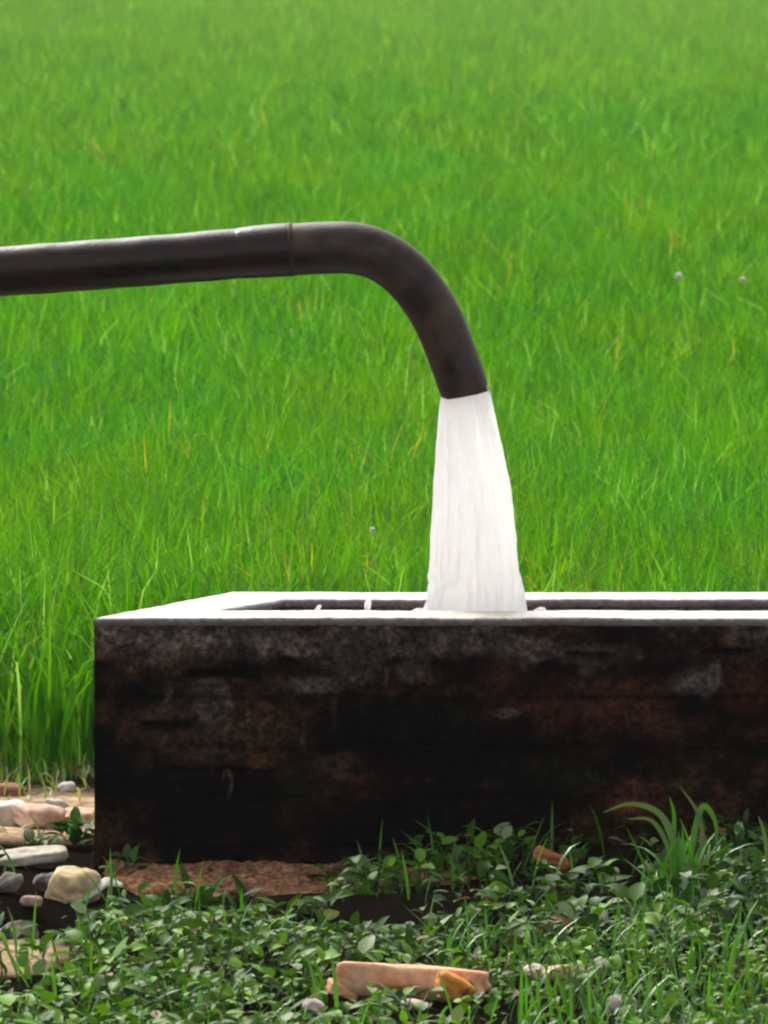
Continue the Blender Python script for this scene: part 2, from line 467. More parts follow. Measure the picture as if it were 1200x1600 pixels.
def wall_face(a, b, z0, z1, step, flip, front=False, seed=0):
    a, b = np.array(a), np.array(b)
    Lw = np.hypot(*(b - a)); tdir = (b - a) / Lw
    nrm = np.array([tdir[1], -tdir[0]]) * (-1 if flip else 1)
    nu, nv = max(2, int(Lw / step)), max(2, int((z1 - z0) / step))
    u = np.linspace(0, Lw, nu); v = np.linspace(z0, z1, nv)
    U, Vv = np.meshgrid(u, v)
    # brick courses, top down; 85 mm pitch
    wob = 0.006 * fbm(U * 6, Vv * 6, oct=3, seed=seed + 1)
    q = (z1 - 0.045 - Vv + wob) / 0.085
    row = np.floor(q); fr = q - row
    ub = (U + wob * 1.5 + 0.115 * (row % 2)) / 0.235
    bc = np.floor(ub); fb = ub - bc
    dz_ = np.minimum(fr, 1 - fr) * 0.085
    dx_ = np.minimum(fb, 1 - fb) * 0.235
    joint = 1 - sstep(0.002, 0.009, np.minimum(dz_, dx_ * 1.0))
    hv = _hash(bc, row, row * 0, seed + 5)
    deep = _hash(bc, row, row * 0 + 3, seed + 6)
    big = fbm(U * 5, Vv * 5, oct=4, seed=seed + 2)
    fine = fbm(U * 45, Vv * 45, oct=4, seed=seed + 3)
    mid = fbm(U * 14, Vv * 18, oct=4, seed=seed + 4)
    hid = sstep(-0.55, 0.05, big + 0.4 * mid)                        # where old mortar hides the joints
    disp = -0.013 * joint * (1 - 0.65 * hid) + 0.006 * (hv - .5) * (1 - hid) + 0.006 * big + 0.004 * mid + 0.002 * fine
    # plaster coat along the top with a ragged lower edge
    edge = z1 - 0.058 + 0.016 * fbm(U * 9, 0 * U, oct=4, seed=seed + 8) + 0.010 * fbm(U * 40, Vv * 10, oct=2, seed=seed + 9)
    pl = sstep(-0.012, 0.010, Vv - edge + 0.006 * mid)
    disp = disp * (1 - pl) + pl * (0.0015 + 0.0015 * mid + 0.001 * fine)
    # base widens a touch and is eaten by damp
    disp = disp + 0.008 * (1 - sstep(0, 0.07, Vv))
    # colour of the stuff itself: algae-blacked brick, bare reddish brick, lime runs, cement
    black = np.array([0.0030, 0.0019, 0.0012]); brown = np.array([0.026, 0.012, 0.006]); red = np.array([0.045, 0.014, 0.008])
    moss = np.array([0.009, 0.009, 0.003]); cem = np.array([0.058, 0.042, 0.035]); lime = np.array([0.085, 0.068, 0.052])
    t1 = sstep(-0.25, 0.45, mid + 0.5 * big + 0.3 * (hv - .5))
    col = black * (1 - t1)[..., None] + brown * t1[..., None]

    def mixc(col, c, mk):
        mk = np.clip(mk, 0, 1)[..., None]
        return col * (1 - mk) + c * mk
    col = mixc(col, moss, 0.6 * sstep(0.1, 0.5, fbm(U * 8 + 5, Vv * 8, oct=4, seed=seed + 12)))
    col = mixc(col, black, 0.85 * joint * (1 - 0.6 * hid))
    if front:
        def blob(px, py, rx, ry, k=1.0):
            x = (px - 145) / 920.0; z = z1 - (py - 965) / 920.0
            d = ((U - x) / (rx / 920.0)) ** 2 + ((Vv - z) / (ry / 920.0)) ** 2
            return k * (1 - sstep(0.45, 1.15, np.sqrt(d) + 0.55 * mid + 0.3 * fine))
        for px, py, rx, ry, k in ((950, 1085, 120, 50, .8), (1170, 1060, 50, 50, .5), (1000, 1245, 70, 35, .9), (790, 1060, 40, 60, .45), (560, 1200, 60, 30, .3), (860, 1100, 40, 50, .4), (1060, 1120, 60, 30, .4)):
            col = mixc(col, red, blob(px, py, rx, ry, k))
        for px, py, rx, ry, k in ((330, 1150, 110, 45, .55), (420, 1130, 60, 40, .4), (260, 1110, 70, 20, .5), (320, 1080, 60, 70, .35), (540, 1190, 50, 20, .6), (760, 1215, 30, 8, .8), (430, 1060, 60, 20, .4)):
            col = mixc(col, np.array([0.048, 0.027, 0.018]), blob(px, py, rx, ry, k))
        for px, py, rx, ry, k in ((490, 1060, 50, 16, .8), (560, 1035, 40, 30, .45), (320, 1080, 26, 45, .35), (1090, 1060, 40, 30, .6), (1120, 1040, 14, 26, .8), (920, 1030, 20, 40, .4), (790, 1105, 22, 8, .7), (330, 1112, 20, 9, .5), (640, 1040, 30, 20, .4)):
            col = mixc(col, np.array([0.075, 0.062, 0.055]), blob(px, py, rx, ry, k))
        for px, py, rx, ry, k in ((200, 1180, 55, 60, .9), (150, 1050, 30, 60, .8), (700, 1180, 130, 60, .9), (850, 1250, 100, 40, .8), (600, 1130, 50, 45, .7), (1150, 1180, 70, 60, .8), (560, 1290, 200, 40, .6), (1080, 1090, 30, 18, .95)):
            col = mixc(col, black * 0.7, blob(px, py, rx, ry, k))
        # deep missing mortar
        for px0, px1, py, hh, k in ((288, 410, 1044, 7, 1), (215, 305, 1124, 6, .8), (260, 430, 1198, 5, .6), (885, 960, 1016, 6, .8), (1110, 1180, 1008, 4, .5), (440, 520, 1024, 5, .5)):
            x0, x1 = (px0 - 145) / 920., (px1 - 145) / 920.; z = z1 - (py - 965) / 920.
            mk = sstep(x0 - .01, x0 + .015, U) * (1 - sstep(x1 - .015, x1 + .01, U)) * (1 - sstep(hh / 920. * .5, hh / 920. * 1.6, np.abs(Vv - z + 0.004 * mid)))
            disp = disp - 0.03 * mk * k
            col = mixc(col, black * 0.6, mk * k)
    col = mixc(col, cem * (1 + 0.35 * mid[..., None] + 0.25 * fine[..., None]), pl * (0.95 - 0.9 * sstep(-0.25, 0.4, fbm(U * 5 + 3, Vv * 14, oct=4, seed=seed + 15))))
    if front:
        for px, y0, y1, wd, k in ((355, 1050, 1160, 6, .55), (358, 1195, 1240, 3, 1.0), (350, 1195, 1212, 2.5, .6), (385, 1085, 1160, 4, .4), (262, 1050, 1115, 6, .4), (203, 980, 1040, 5, .5), (260, 1135, 1150, 4, .6), (600, 1030, 1070, 4, .5), (520, 1075, 1130, 4, .4), (1127, 1020, 1065, 5, .7), (820, 985, 1040, 4, .4), (475, 1140, 1170, 4, .4), (700, 1060, 1080, 3, .4), (330, 1150, 1205, 3, .3)):
            x = (px - 145) / 920.; za = z1 - (y1 - 965) / 920.; zb = z1 - (y0 - 965) / 920.
            mk = (1 - sstep(wd / 920. * .5, wd / 920. * 1.3, np.abs(U - x + 0.006 * vnoise(Vv * 30, Vv * 0 + px)))) * sstep(za - .004, za + .006, Vv) * (1 - sstep(zb - .01, zb + .004, Vv))
            col = mixc(col, lime, mk * k * np.clip(0.6 + 0.9 * fbm(U * 30, Vv * 60, oct=3, seed=77), 0, 1))
    grit = fbm(U * 70, Vv * 90, oct=3, seed=seed + 18)
    col = np.clip(col * np.exp(0.9 * fine + 0.9 * grit)[..., None], 0.0015, 1)
    disp = disp + 0.0025 * grit
    # ends kept flush so that the corners close
    e = sstep(0, 0.012, U) * (1 - sstep(Lw - 0.012, Lw, U))
    disp = disp * e
    px_ = a[0] + tdir[0] * U + nrm[0] * disp; py_ = a[1] + tdir[1] * U + nrm[1] * disp
    Vt = np.stack([px_.ravel(), py_.ravel(), Vv.ravel()], 1)
    F = grid_faces(nu, nv)
    if flip: F = F[:, ::-1]
    return Vt, F, col.reshape(-1, 3)


wp = []
for i in range(4):
    wp.append(wall_face(OUT[i], OUT[(i + 1) % 4], -0.06, Zt - 0.012, 0.0035 if i in (0, 3) else 0.01, False, front=(i == 0), seed=100 + i * 31))
for i in range(4):
    wp.append(wall_face(INN[i], INN[(i + 1) % 4], 0.02, Zt - 0.012, 0.012, True, seed=300 + i * 31))
V, F, c_ = merge(wp)
# the inner faces are plain wet grey-purple render
nI = sum(len(p[0]) for p in wp[:4])
c_[nI:] = np.array([0.078, 0.050, 0.056]) * (1 + 0.4 * fbm(V[nI:, 0] * 20, V[nI:, 1] * 20, V[nI:, 2] * 40, oct=3)[:, None])
mesh_obj('brick_wall', V, F, M_wall, tank, col=c_)

# rim: mitred ring with rounded arrises
def rim():
    prof = [(-0.0010, -0.014), (-0.0012, -0.007), (-0.0002, -0.0032), (0.003, -0.0008), (0.008, 0.0)]
    m = [(0.2, 0.0008), (0.4, 0.001), (0.6, 0.0008), (0.8, 0.0)]
    secs = []
    for i in range(4):
        o, q = np.array(OUT[i]), np.array(INN[i])
        d = q - o; Ld = np.hypot(*d); d = d / Ld
        k = Ld / 0.147
        pts = [(o + d * a * k, z) for a, z in prof] + [(o + d * Ld * a, z) for a, z in m] + [(q - d * a * k, z) for a, z in prof[::-1]]
        secs.append(np.array([[p[0], p[1], Zt + z] for p, z in pts]))
    rows = []
    for i in range(4):
        n = [220, 80, 200, 80][i]
        for j in range(n):
            t = j / n
            rows.append(secs[i] * (1 - t) + secs[(i + 1) % 4] * t)
    A = np.array(rows)                                   # (rows, k, 3)
    A = np.concatenate([A, A[:1]], 0)
    x, y, z = A[..., 0], A[..., 1], A[..., 2]
    k = A.shape[1]
    ez = 0.0014 * fbm(x * 6, y * 6, oct=3, seed=71) + 0.0009 * fbm(x * 40, y * 40, oct=3, seed=72)
    A[:, 2:-2, 2] += ez[:, 2:-2]
    A[..., 1] += 0.0016 * fbm(x * 14, y * 3, z * 60, oct=3, seed=73) - 0.0018
    col = np.ones(A.shape) * np.array([0.42, 0.385, 0.325])
    st = sstep(0.05, 0.6, fbm(x * 7, y * 16, oct=4, seed=75))[..., None]
    col = col * (1 - 0.35 * st) + np.array([0.26, 0.24, 0.22]) * 0.35 * st
    rt = (sstep(0.35, 0.7, x) * (y < 0.2))[..., None]
    col = col * (1 - 0.45 * rt) + np.array([0.30, 0.285, 0.285]) * 0.45 * rt
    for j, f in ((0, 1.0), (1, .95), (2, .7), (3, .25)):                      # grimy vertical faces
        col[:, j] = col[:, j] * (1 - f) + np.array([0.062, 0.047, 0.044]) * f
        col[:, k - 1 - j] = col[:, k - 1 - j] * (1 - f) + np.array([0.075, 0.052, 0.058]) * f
    F = grid_faces(k, A.shape[0])
    o = mesh_obj('rim', A.reshape(-1, 3), F, M_rim, tank, col=col.reshape(-1, 3))
    recalc(o)


rim()

# footing: a low ragged mortar ledge at the front
def footing():
    nu, nv = 520, 90
    x = np.linspace(-0.475, 1.14, nu); s = np.linspace(0, 1, nv)
    Xf, S = np.meshgrid(x, s)
    reach = 0.47 + 0.13 * fbm(Xf * 6, 0 * Xf, oct=4, seed=81) - 0.28 * (1 - sstep(-0.475, -0.38, Xf)) - 0.22 * sstep(-0.08, 0.05, Xf)
    Yf = 0.01 - S * reach
    top = -0.022 + 0.012 * sstep(0.0, 0.1, Xf * 0 + 0.1) + 0.013 * fbm(Xf * 8, Yf * 8, oct=4, seed=82) + 0.011 * fbm(Xf * 40, Yf * 40, oct=3, seed=83) + 0.012 * np.exp(-((Xf + 0.14) / 0.08) ** 2 - ((Yf + 0.12) / 0.1) ** 2)
    Zf = top * (1 - sstep(0.9, 1.0, S)) - 0.06 * sstep(0.93, 1.0, S)
    n = fbm(Xf * 12, Yf * 12, oct=4, seed=84)[..., None]
    col = np.array([0.17, 0.088, 0.048]) * (1 + 0.6 * n) * np.exp(0.7 * fbm(Xf * 60, Yf * 60, oct=3, seed=86))[..., None]
    o = mesh_obj('footing', np.stack([Xf.ravel(), Yf.ravel(), Zf.ravel()], 1), grid_faces(nu, nv), M_wall, tank, col=col.reshape(-1, 3))
    recalc(o)
    # make sure it faces up
    if sum(p.normal.z for p in o.data.polygons) < 0: o.data.flip_normals()


footing()

# water lying in the tank
wx, wy = np.meshgrid(np.linspace(0, 1, 120), np.linspace(0, 1, 30))
P00, P10, P11, P01 = [np.array(p) for p in INN]
WP = (P00[None, None] * ((1 - wx) * (1 - wy))[..., None] + P10 * (wx * (1 - wy))[..., None] + P11 * (wx * wy)[..., None] + P01 * ((1 - wx) * wy)[..., None])
dj = np.hypot(WP[..., 0] - 0.155, WP[..., 1] - 0.25)
WZ = 0.27 + 0.006 * fbm(WP[..., 0] * 18, WP[..., 1] * 18, oct=3, seed=90) + 0.02 * np.exp(-(dj / 0.11) ** 2)
o = mesh_obj('water', np.stack([WP[..., 0].ravel(), WP[..., 1].ravel(), WZ.ravel()], 1), grid_faces(120, 30), M_water)
tag(o, kind='structure')

# ------------------------------------------------------------------ pipe
PY = 0.25
pipe = empty('water_pipe', (at(0, 424, PY).x - 1.2, PY, 0.0))
tag(pipe, 'dark iron outlet pipe bending down over the tank', 'pipe')


def sweep(centers, radii, nseg, up=Vector((0, 1, 0))):
    """tube whose centreline lies in a plane of constant Y"""
    cs = [Vector(c) for c in centers]
    V = []
    for i, c in enumerate(cs):
        a = cs[max(0, i - 1)]; b = cs[min(len(cs) - 1, i + 1)]
        t = (b - a).normalized()
        s = t.cross(up).normalized()
        for j in range(nseg):
            ph = 2 * math.pi * j / nseg
            V.append(c + radii[i] * (math.cos(ph) * s + math.sin(ph) * up))
    return np.array([list(v) for v in V]), grid_faces(nseg, len(cs), wrap_u=True)


def catmull(pts, n):
    pts = [np.array(p, float) for p in pts]
    pts = [2 * pts[0] - pts[1]] + pts + [2 * pts[-1] - pts[-2]]
    out = []
    for i in range(1, len(pts) - 2):
        p0, p1, p2, p3 = pts[i - 1:i + 3]
        for k in range(n):
            t = k / n
            out.append(0.5 * ((2 * p1) + (-p0 + p2) * t + (2 * p0 - 5 * p1 + 4 * p2 - p3) * t * t + (-p0 + 3 * p1 - 3 * p2 + p3) * t ** 3))
    out.append(pts[-2])
    return out


PXM = FPX / 16.25            # pixels per metre at the pipe
def P2(px, py): return at(px, py, PY)


# straight run, from the riser outside the frame to the joint
st_px = [(-700, 474), (-350, 449), (0, 424.5), (120, 416), (240, 407), (372, 396)]
cs = [P2(*p) for p in catmull(st_px, 12)]
rad = [0.0432 + 0.0004 * math.sin(i * .7) for i in range(len(cs))]
V, F = sweep(cs, rad, 48)
V[:, 2] += 0.0006 * fbm(V[:, 0] * 9, V[:, 1] * 30, V[:, 2] * 30, oct=3, seed=5)
mesh_obj('straight_pipe', V, F, M_pipe, pipe)
# socket: slightly wider sleeve over the end of the straight run
so_px = [(366, 396.4), (372, 396), (378, 395.5), (400, 393.6), (430, 391.5), (447, 390.4), (452, 390), (455, 390)]
cs = [P2(*p) for p in so_px]
V, F = sweep(cs, [0.0415, 0.0434, 0.0443, 0.0455, 0.0462, 0.0464, 0.0458, 0.0440], 48)
V[:, 2] += 0.0008 * fbm(V[:, 0] * 20, V[:, 1] * 40, V[:, 2] * 40, oct=3, seed=6)
mesh_obj('socket', V, F, M_pipe, pipe)
# weld bead
bd = [P2(449, 390.2), P2(451, 390.1), P2(454, 390), P2(457, 389.9), P2(459, 389.8)]
V, F = sweep(bd, [0.0450, 0.0466, 0.0470, 0.0464, 0.0448], 48)
V += 0.0010 * fbm(V[:, 0] * 150, V[:, 1] * 150, V[:, 2] * 150, oct=2, seed=8)[:, None]
mesh_obj('weld_seam', V, F, M_weld, pipe)
# elbow, open at the mouth
el_px = [(456, 390), (500, 387.5), (548, 387.5), (590, 398), (630, 425), (662, 462), (686, 503), (703, 545), (717, 583), (728, 617)]
ctr = catmull(el_px, 8)
cs = [P2(*p) for p in ctr]
n = len(cs)
r0 = [0.0455 + (0.0423 - 0.0455) * (i / (n - 1)) for i in range(n)]
cs2 = cs + cs[::-1][:14]
r2 = r0 + [r0[-1] - 0.004 for _ in range(14)]
V, F = sweep(cs2[:n], r0, 48)
Vi, Fi = sweep(cs[::-1][:14], [r0[-1] - 0.004] * 14, 48)
nV = len(V)
a0 = np.arange(nV - 48, nV); 
# the inner tube's rings run the other way round: pair each outer vertex with its nearest inner one
inner0 = Vi[:48]
pair = [int(np.argmin(((inner0 - V[k]) ** 2).sum(1))) + nV for k in a0]
lip = np.array([[a0[j], a0[(j + 1) % 48], pair[(j + 1) % 48], pair[j]] for j in range(48)])
for k_, AA in ((n - 1, V), (n - 2, V), (n - 3, V)):                  # the mouth is cut a little off square
    sl = slice(k_ * 48, k_ * 48 + 48); wgt = (0.12, 0.08, 0.04)[n - 1 - k_]
    AA[sl, 2] -= wgt * (AA[sl, 0] - cs[-1].x)
Vi[:48, 2] -= 0.12 * (Vi[:48, 0] - cs[-1].x)
V = np.concatenate([V, Vi]); F = np.concatenate([F, Fi + nV, lip])
V[:, 2] += 0.0008 * fbm(V[:, 0] * 18, V[:, 1] * 30, V[:, 2] * 30, oct=3, seed=9)
recalc(mesh_obj('elbow', V, F, M_elbow, pipe))
# riser and its bend, out of the picture to the left
e0 = P2(-700, 474)
ang = [math.pi / 2 * k / 10 for k in range(11)]
bc = [Vector((e0.x - 0.14 * math.sin(t), PY, e0.z - 0.14 * (1 - math.cos(t)))) for t in ang]
V, F = sweep(bc, [0.046] * 11, 40)
mesh_obj('riser_bend', V, F, M_elbow, pipe)
rc = [bc[-1], Vector((bc[-1].x, PY, 0.3)), Vector((bc[-1].x, PY, -0.2))]
V, F = sweep(rc, [0.0432] * 3, 40)
mesh_obj('riser', V, F, M_pipe, pipe)
pipe_b = bc[-1].x
mw = Matrix.Translation(-pipe.location)

# ------------------------------------------------------------------ falling water
def jet():
    NU, NV = 160, 170
    rows_px = np.array([[603, 693, 763], [620, 689, 766.5], [660, 686, 776], [700, 683, 785], [760, 680, 797], [820, 676, 806], [880, 672, 814], [930, 668, 820], [965, 664, 823], [1010, 655, 831], [1100, 640, 845]])
    yv = np.linspace(606, 1112, NV)
    xl = np.interp(yv, rows_px[:, 0], rows_px[:, 1]); xr = np.interp(yv, rows_px[:, 0], rows_px[:, 2])
    ph = np.linspace(0, 2 * np.pi, NU, endpoint=False)
    PH, T = np.meshgrid(ph, (yv - 620) / 400.0)
    Tc = np.clip(T, 0, 1.3)
    XC = ((xl + xr) / 2)[:, None]; RX = ((xr - xl) / 2)[:, None]
    cu, su = np.cos(PH), np.sin(PH)
    # ropes of water stretched along the fall
    ropes = fbm(cu * 3.2 + 7, su * 3.2 + T * 0.5, T * 1.1, oct=4, seed=201, gain=.55)
    fine = fbm(cu * 11, su * 11, T * 2.4, oct=3, seed=202)
    blobs = fbm(cu * 4, su * 4, T * 9, oct=3, seed=203)
    rr = 1 + Tc * (0.22 * ropes + 0.07 * fine + 0.17 * blobs) + 0.05 * ropes + 0.015 * fine
    base = [at(600, y, PY) for y in yv]
    zs = np.array([b.z for b in base])[:, None]
    k = (PY - CAM_Y) / FPX
    Xw = (XC - 600 + RX * cu * rr) * k
    Yw = PY + RX * k * 0.92 * su * rr
    tilt = (XC * 0 + 1) * np.clip(1 - T * 6, 0, 1) * cu * 0.0055                     # the mouth is cut at a slant
    Zw = zs + tilt + 0 * cu
    clear = sstep(0.05, 0.5, ropes * 0.9 + 0.5 * cu - 0.1) * np.clip(1.0 - 1.5 * T, 0, 1) * sstep(-.05, .15, T) * 0.8
    V = np.stack([Xw.ravel(), Yw.ravel(), Zw.ravel()], 1)
    return V, grid_faces(NU, NV, wrap_u=True), clear.ravel()


stream = empty('water_stream', (0.155, PY, 0.27))
tag(stream, 'thick white stream of foaming water pouring from the pipe into the tank', 'water')
V, F, cl = jet()
recalc(mesh_obj('falling_water', V, F, M_jet, stream, attrs={'clear': cl}))


def icos(sub):
    bm = bmesh.new(); bmesh.ops.create_icosphere(bm, subdivisions=sub, radius=1.0)
    bm.verts.ensure_lookup_table()
    V = np.array([v.co[:] for v in bm.verts]); F = np.array([[v.index for v in f.verts] for f in bm.faces])
    bm.free()
    return V, F


ICO3 = icos(4)
# a jump of splash behind the front rim, each leap a part of its own
for (px, py, rx, rz, Yd) in ((575, 945, 5, 13, .30), (497, 951, 4, 6, .32), (884, 957, 15, 3.5, .25), (842, 955, 9, 7, .24), (652, 956, 9, 6, .24)):
    p = at(px, py, Yd); r = rx / 905.; rzz = rz / 905.
    V0 = ICO3[0]
    nv_ = V0 * (1 + 0.45 * fbm(V0[:, 0] * 1.6 + px, V0[:, 1] * 1.6, V0[:, 2] * 1.6, oct=3)[:, None])
    nv_[:, 0] += 0.5 * nv_[:, 2]
    mesh_obj('splash', nv_ * np.array([r, r, rzz]) + np.array(p), ICO3[1], M_jet, stream, attrs={'clear': np.zeros(len(nv_))})


# ------------------------------------------------------------------ stones and bricks
def lump(name, loc, size, rot, mat, c0, c1, seed, box=0.0, rough=0.18, label=None, cat=None, group=None, chips=4):
    """an irregular stone (box=0) or a broken brick (box=1); loc is the point it rests on"""
    V, F = ICO3
    n = V / np.linalg.norm(V, axis=1)[:, None]
    if box > 0:
        e = 2 + 14 * box
        k = (np.abs(n) ** e).sum(1) ** (-1 / e)
        V = n * k[:, None]
    else:
        V = n.copy()
    rg = np.random.default_rng(seed)
    for i in range(chips):                       # planar breaks
        d = rg.normal(size=3); d /= np.linalg.norm(d)
        lim = rg.uniform(0.72, 0.95) * (1.0 if box == 0 else 1.35)
        s = V @ d
        V = V - np.clip(s - lim, 0, None)[:, None] * d * 0.9
    sz = np.array(size) / 2
    V = V * (1 + rough * fbm(n[:, 0] * 1.6 + seed, n[:, 1] * 1.6, n[:, 2] * 1.6, oct=4, seed=seed)[:, None])
    V = V * sz
    f = fbm(V[:, 0] * 60 + seed, V[:, 1] * 60, V[:, 2] * 60, oct=3, seed=seed + 1)
    V = V + n * (0.0022 * f)[:, None]
    t = sstep(-.4, .5, fbm(V[:, 0] * 25 + seed, V[:, 1] * 25, V[:, 2] * 25, oct=3, seed=seed + 2))[:, None]
    col = np.array(c0) * (1 - t) + np.array(c1) * t
    Rm = np.array((Matrix.Rotation(rot[2], 3, 'Z') @ Matrix.Rotation(rot[1], 3, 'Y') @ Matrix.Rotation(rot[0], 3, 'X')))
    V = V @ Rm.T
    V[:, 2] -= V[:, 2].min()
    me_o = mesh_obj(name, V, F, mat, col=col)
    me_o.location = loc
    tag(me_o, label, cat, group)
    return me_o


def gp(px, py, dz=0.0):
    """ground point seen at a pixel"""
    z = 0.0
    for _ in range(8):
        p = atz(px, py, z); z = float(gz(p.x, p.y))
    return Vector((p.x, p.y, z + dz))


CREAM, CREAM2 = (0.50, 0.42, 0.27), (0.36, 0.27, 0.17)
GREY, GREY2 = (0.24, 0.21, 0.19), (0.10, 0.09, 0.08)
PINK, PINK2 = (0.55, 0.33, 0.24), (0.40, 0.20, 0.13)
TERRA, TERRA2 = (0.60, 0.24, 0.12), (0.40, 0.15, 0.07)
WHITE, WHITE2 = (0.60, 0.53, 0.46), (0.45, 0.38, 0.33)

# the big broken brick in the leaves
p = gp(648, 1560)
lump('brick', (p.x, p.y - 0.06, p.z + 0.002), (0.226, 0.075, 0.050), (R(-6), R(2.5), R(-8)), M_brick, (0.62, 0.27, 0.13), (0.70, 0.42, 0.28), 5, box=.7, rough=.14, chips=7,
     label='broken orange terracotta brick lying in the leaves at the front', cat='brick')
p = gp(708, 1568)
lump('brick_chip', (p.x, p.y - .07, p.z + 0.006), (0.060, 0.04, 0.034), (.3, .5, .3), M_brick, (0.60, 0.24, 0.05), (0.50, 0.20, 0.06), 8, box=.2, rough=.35, chips=8,
     label='bright orange brick chip against the front side of the broken brick', cat='brick chip')
p = gp(535, 1562)
lump('brick_chip', (p.x, p.y - .05, p.z + 0.004), (0.045, 0.04, 0.022), (.1, .3, .2), M_brick, (0.58, 0.36, 0.20), TERRA, 9, box=.3,
     label='pale orange brick chip at the left end of the broken brick', cat='brick chip')
p = gp(645, 1568)
lump('stone', (p.x, p.y - .11, p.z + 0.004), (0.04, 0.03, 0.016), (.1, .1, .4), M_stone, (0.6, 0.45, 0.38), WHITE2, 10,
     label='small pinkish stone under the front face of the broken brick', cat='stone')
for (px, py, sx, sy, sz, c0, c1, sd_, lab) in (
        (835, 1546, .045, .035, .030, WHITE, (0.55, .4, .3), 21, 'pinkish white pebble just right of the broken brick'),
        (876, 1549, .060, .035, .026, (0.62, 0.44, 0.24), CREAM, 22, 'cream and orange pebble in the row right of the broken brick'),
        (908, 1549, .030, .03, .026, CREAM, WHITE, 23, 'narrow cream pebble second from the right end of the pebble row'),
        (937, 1546, .026, .03, .026, WHITE, WHITE, 24, 'small white pebble at the right end of the pebble row'),
        (972, 1588, .050, .04, .026, (0.52, .42, .40), WHITE2, 25, 'pinkish grey stone low in the leaves below the white pebble'),
        (490, 1592, .040, .03, .022, (0.55, .42, .38), WHITE2, 26, 'pale pinkish stone at the bottom edge below the broken brick')):
    p = gp(px, py)
    lump('pebble', (p.x, p.y, p.z + (.010 if py < 1560 else .006)), (sx, sy, sz), (.2, .1, sd_), M_stone, c0, c1, sd_, label=lab, cat='pebble', group='pale pebbles among the leaves')
p = gp(862, 1372)
lump('brick_chip', (p.x, p.y, p.z + 0.012), (0.060, 0.035, 0.024), (.1, R(24), .2), M_brick, (0.26, 0.085, 0.035), (0.2, 0.07, 0.03), 11, box=.3,
     label='rust red brick chip in the shaded leaves before the tank', cat='brick chip')
# left of the tank
p = gp(110, 1412)
lump('rock', (p.x, p.y + .05, p.z - .012), (0.070, 0.10, 0.062), (.1, R(-10), .5), M_stone, (0.50, 0.38, 0.20), (0.22, 0.16, 0.15), 31, box=.35, rough=.3, chips=14,
     label='rounded yellowish rock at the left front corner of the tank', cat='rock')
p = gp(45, 1362)
lump('slab', (p.x - .01, p.y + .06, p.z + .004), (0.14, 0.08, 0.018), (R(4), R(-5), R(8)), M_stone, (0.40, 0.36, 0.28), (0.26, 0.22, 0.16), 32, box=.6, rough=.12, chips=6,
     label='thin pale stone slab left of the yellowish rock', cat='slab')
for (px, py, sx, sy, sz, sd_, lab) in ((30, 1458, .080, .07, .050, 33, 'larger grey stone at the left edge below the pale slab'),
                                       (72, 1440, .050, .05, .032, 34, 'smaller grey stone beside the larger grey stone'),
                                       (12, 1408, .06, .05, .035, 36, 'grey stone at the left edge just under the pale slab')):
    p = gp(px, py)
    lump('stone', (p.x, p.y + .02, p.z), (sx, sy, sz), (.2, .3, sd_), M_stone, GREY, GREY2, sd_, rough=.35, chips=12, label=lab, cat='stone', group='grey stones at the left edge')
p = gp(48, 1412)
lump('brick_chip', (p.x, p.y, p.z + .004), (.035, .03, .018), (0, .1, .4), M_brick, (.34, .2, .16), PINK2, 35, box=.2,
     label='dull pink brick chip between the pale slab and the grey stones', cat='brick chip')
for (px, py, sx, sy, sz, rz, c0, c1, sd_, bx, lab) in (
        (8, 1287, .070, .06, .045, .1, WHITE, (.62, .48, .46), 41, .7, 'whitish broken brick at the left edge by the rice field'),
        (58, 1293, .075, .10, .040, .5, PINK, (.5, .36, .28), 42, .6, 'flat pink brick half beside the whitish broken brick'),
        (122, 1290, .060, .07, .026, -.2, (.58, .34, .20), PINK, 43, .7, 'orange pink brick bit against the left side of the tank'),
        (14, 1243, .050, .05, .024, .2, (.30, .14, .10), PINK2, 44, .4, 'dark red brick bit at the foot of the rice on the left edge'),
        (104, 1238, .025, .03, .022, .7, WHITE, CREAM, 45, .2, 'small whitish brick bit at the foot of the rice near the tank'),
        (88, 1268, .032, .04, .025, .9, (.45, .40, .34), WHITE, 46, .3, 'small greyish brick bit between the pink half and the tank')):
    p = gp(px, py)
    lump('brick_fragment', (p.x, p.y + .02, p.z - .006), (sx, sy, sz), (.06, .05, rz), M_brick, c0, c1, sd_, box=bx * .6, rough=.25, chips=12, label=lab, cat='brick fragment', group='brick fragments by the field edge')

# a curled dry strip of leaf sheath by the rock
def strip():
    n = 14
    pts = catmull([(110, 1412), (128, 1404), (150, 1392), (168, 1380), (192, 1384)], 5)
    V = []
    for i, (px, py) in enumerate(pts):
        c = at(px, py, gp(150, 1415).y + .03)
        wd = 0.013 * math.sin(math.pi * (0.12 + .8 * i / len(pts)))
        V += [c + Vector((0, wd * .7, wd * .9)), c + Vector((0, -.003, 0)), c + Vector((0, -wd, -wd * .35))]
    V = np.array([list(v) for v in V])
    F = grid_faces(3, len(pts))
    o = mesh_obj('dry_leaf', V, F, M_stone, col=np.array([0.40, 0.40, 0.33]))
    sol = o.modifiers.new('thickness', 'SOLIDIFY'); sol.thickness = 0.002
    tag(o, 'curled pale grey dry leaf in front of the yellowish rock', 'dry leaf')


strip()

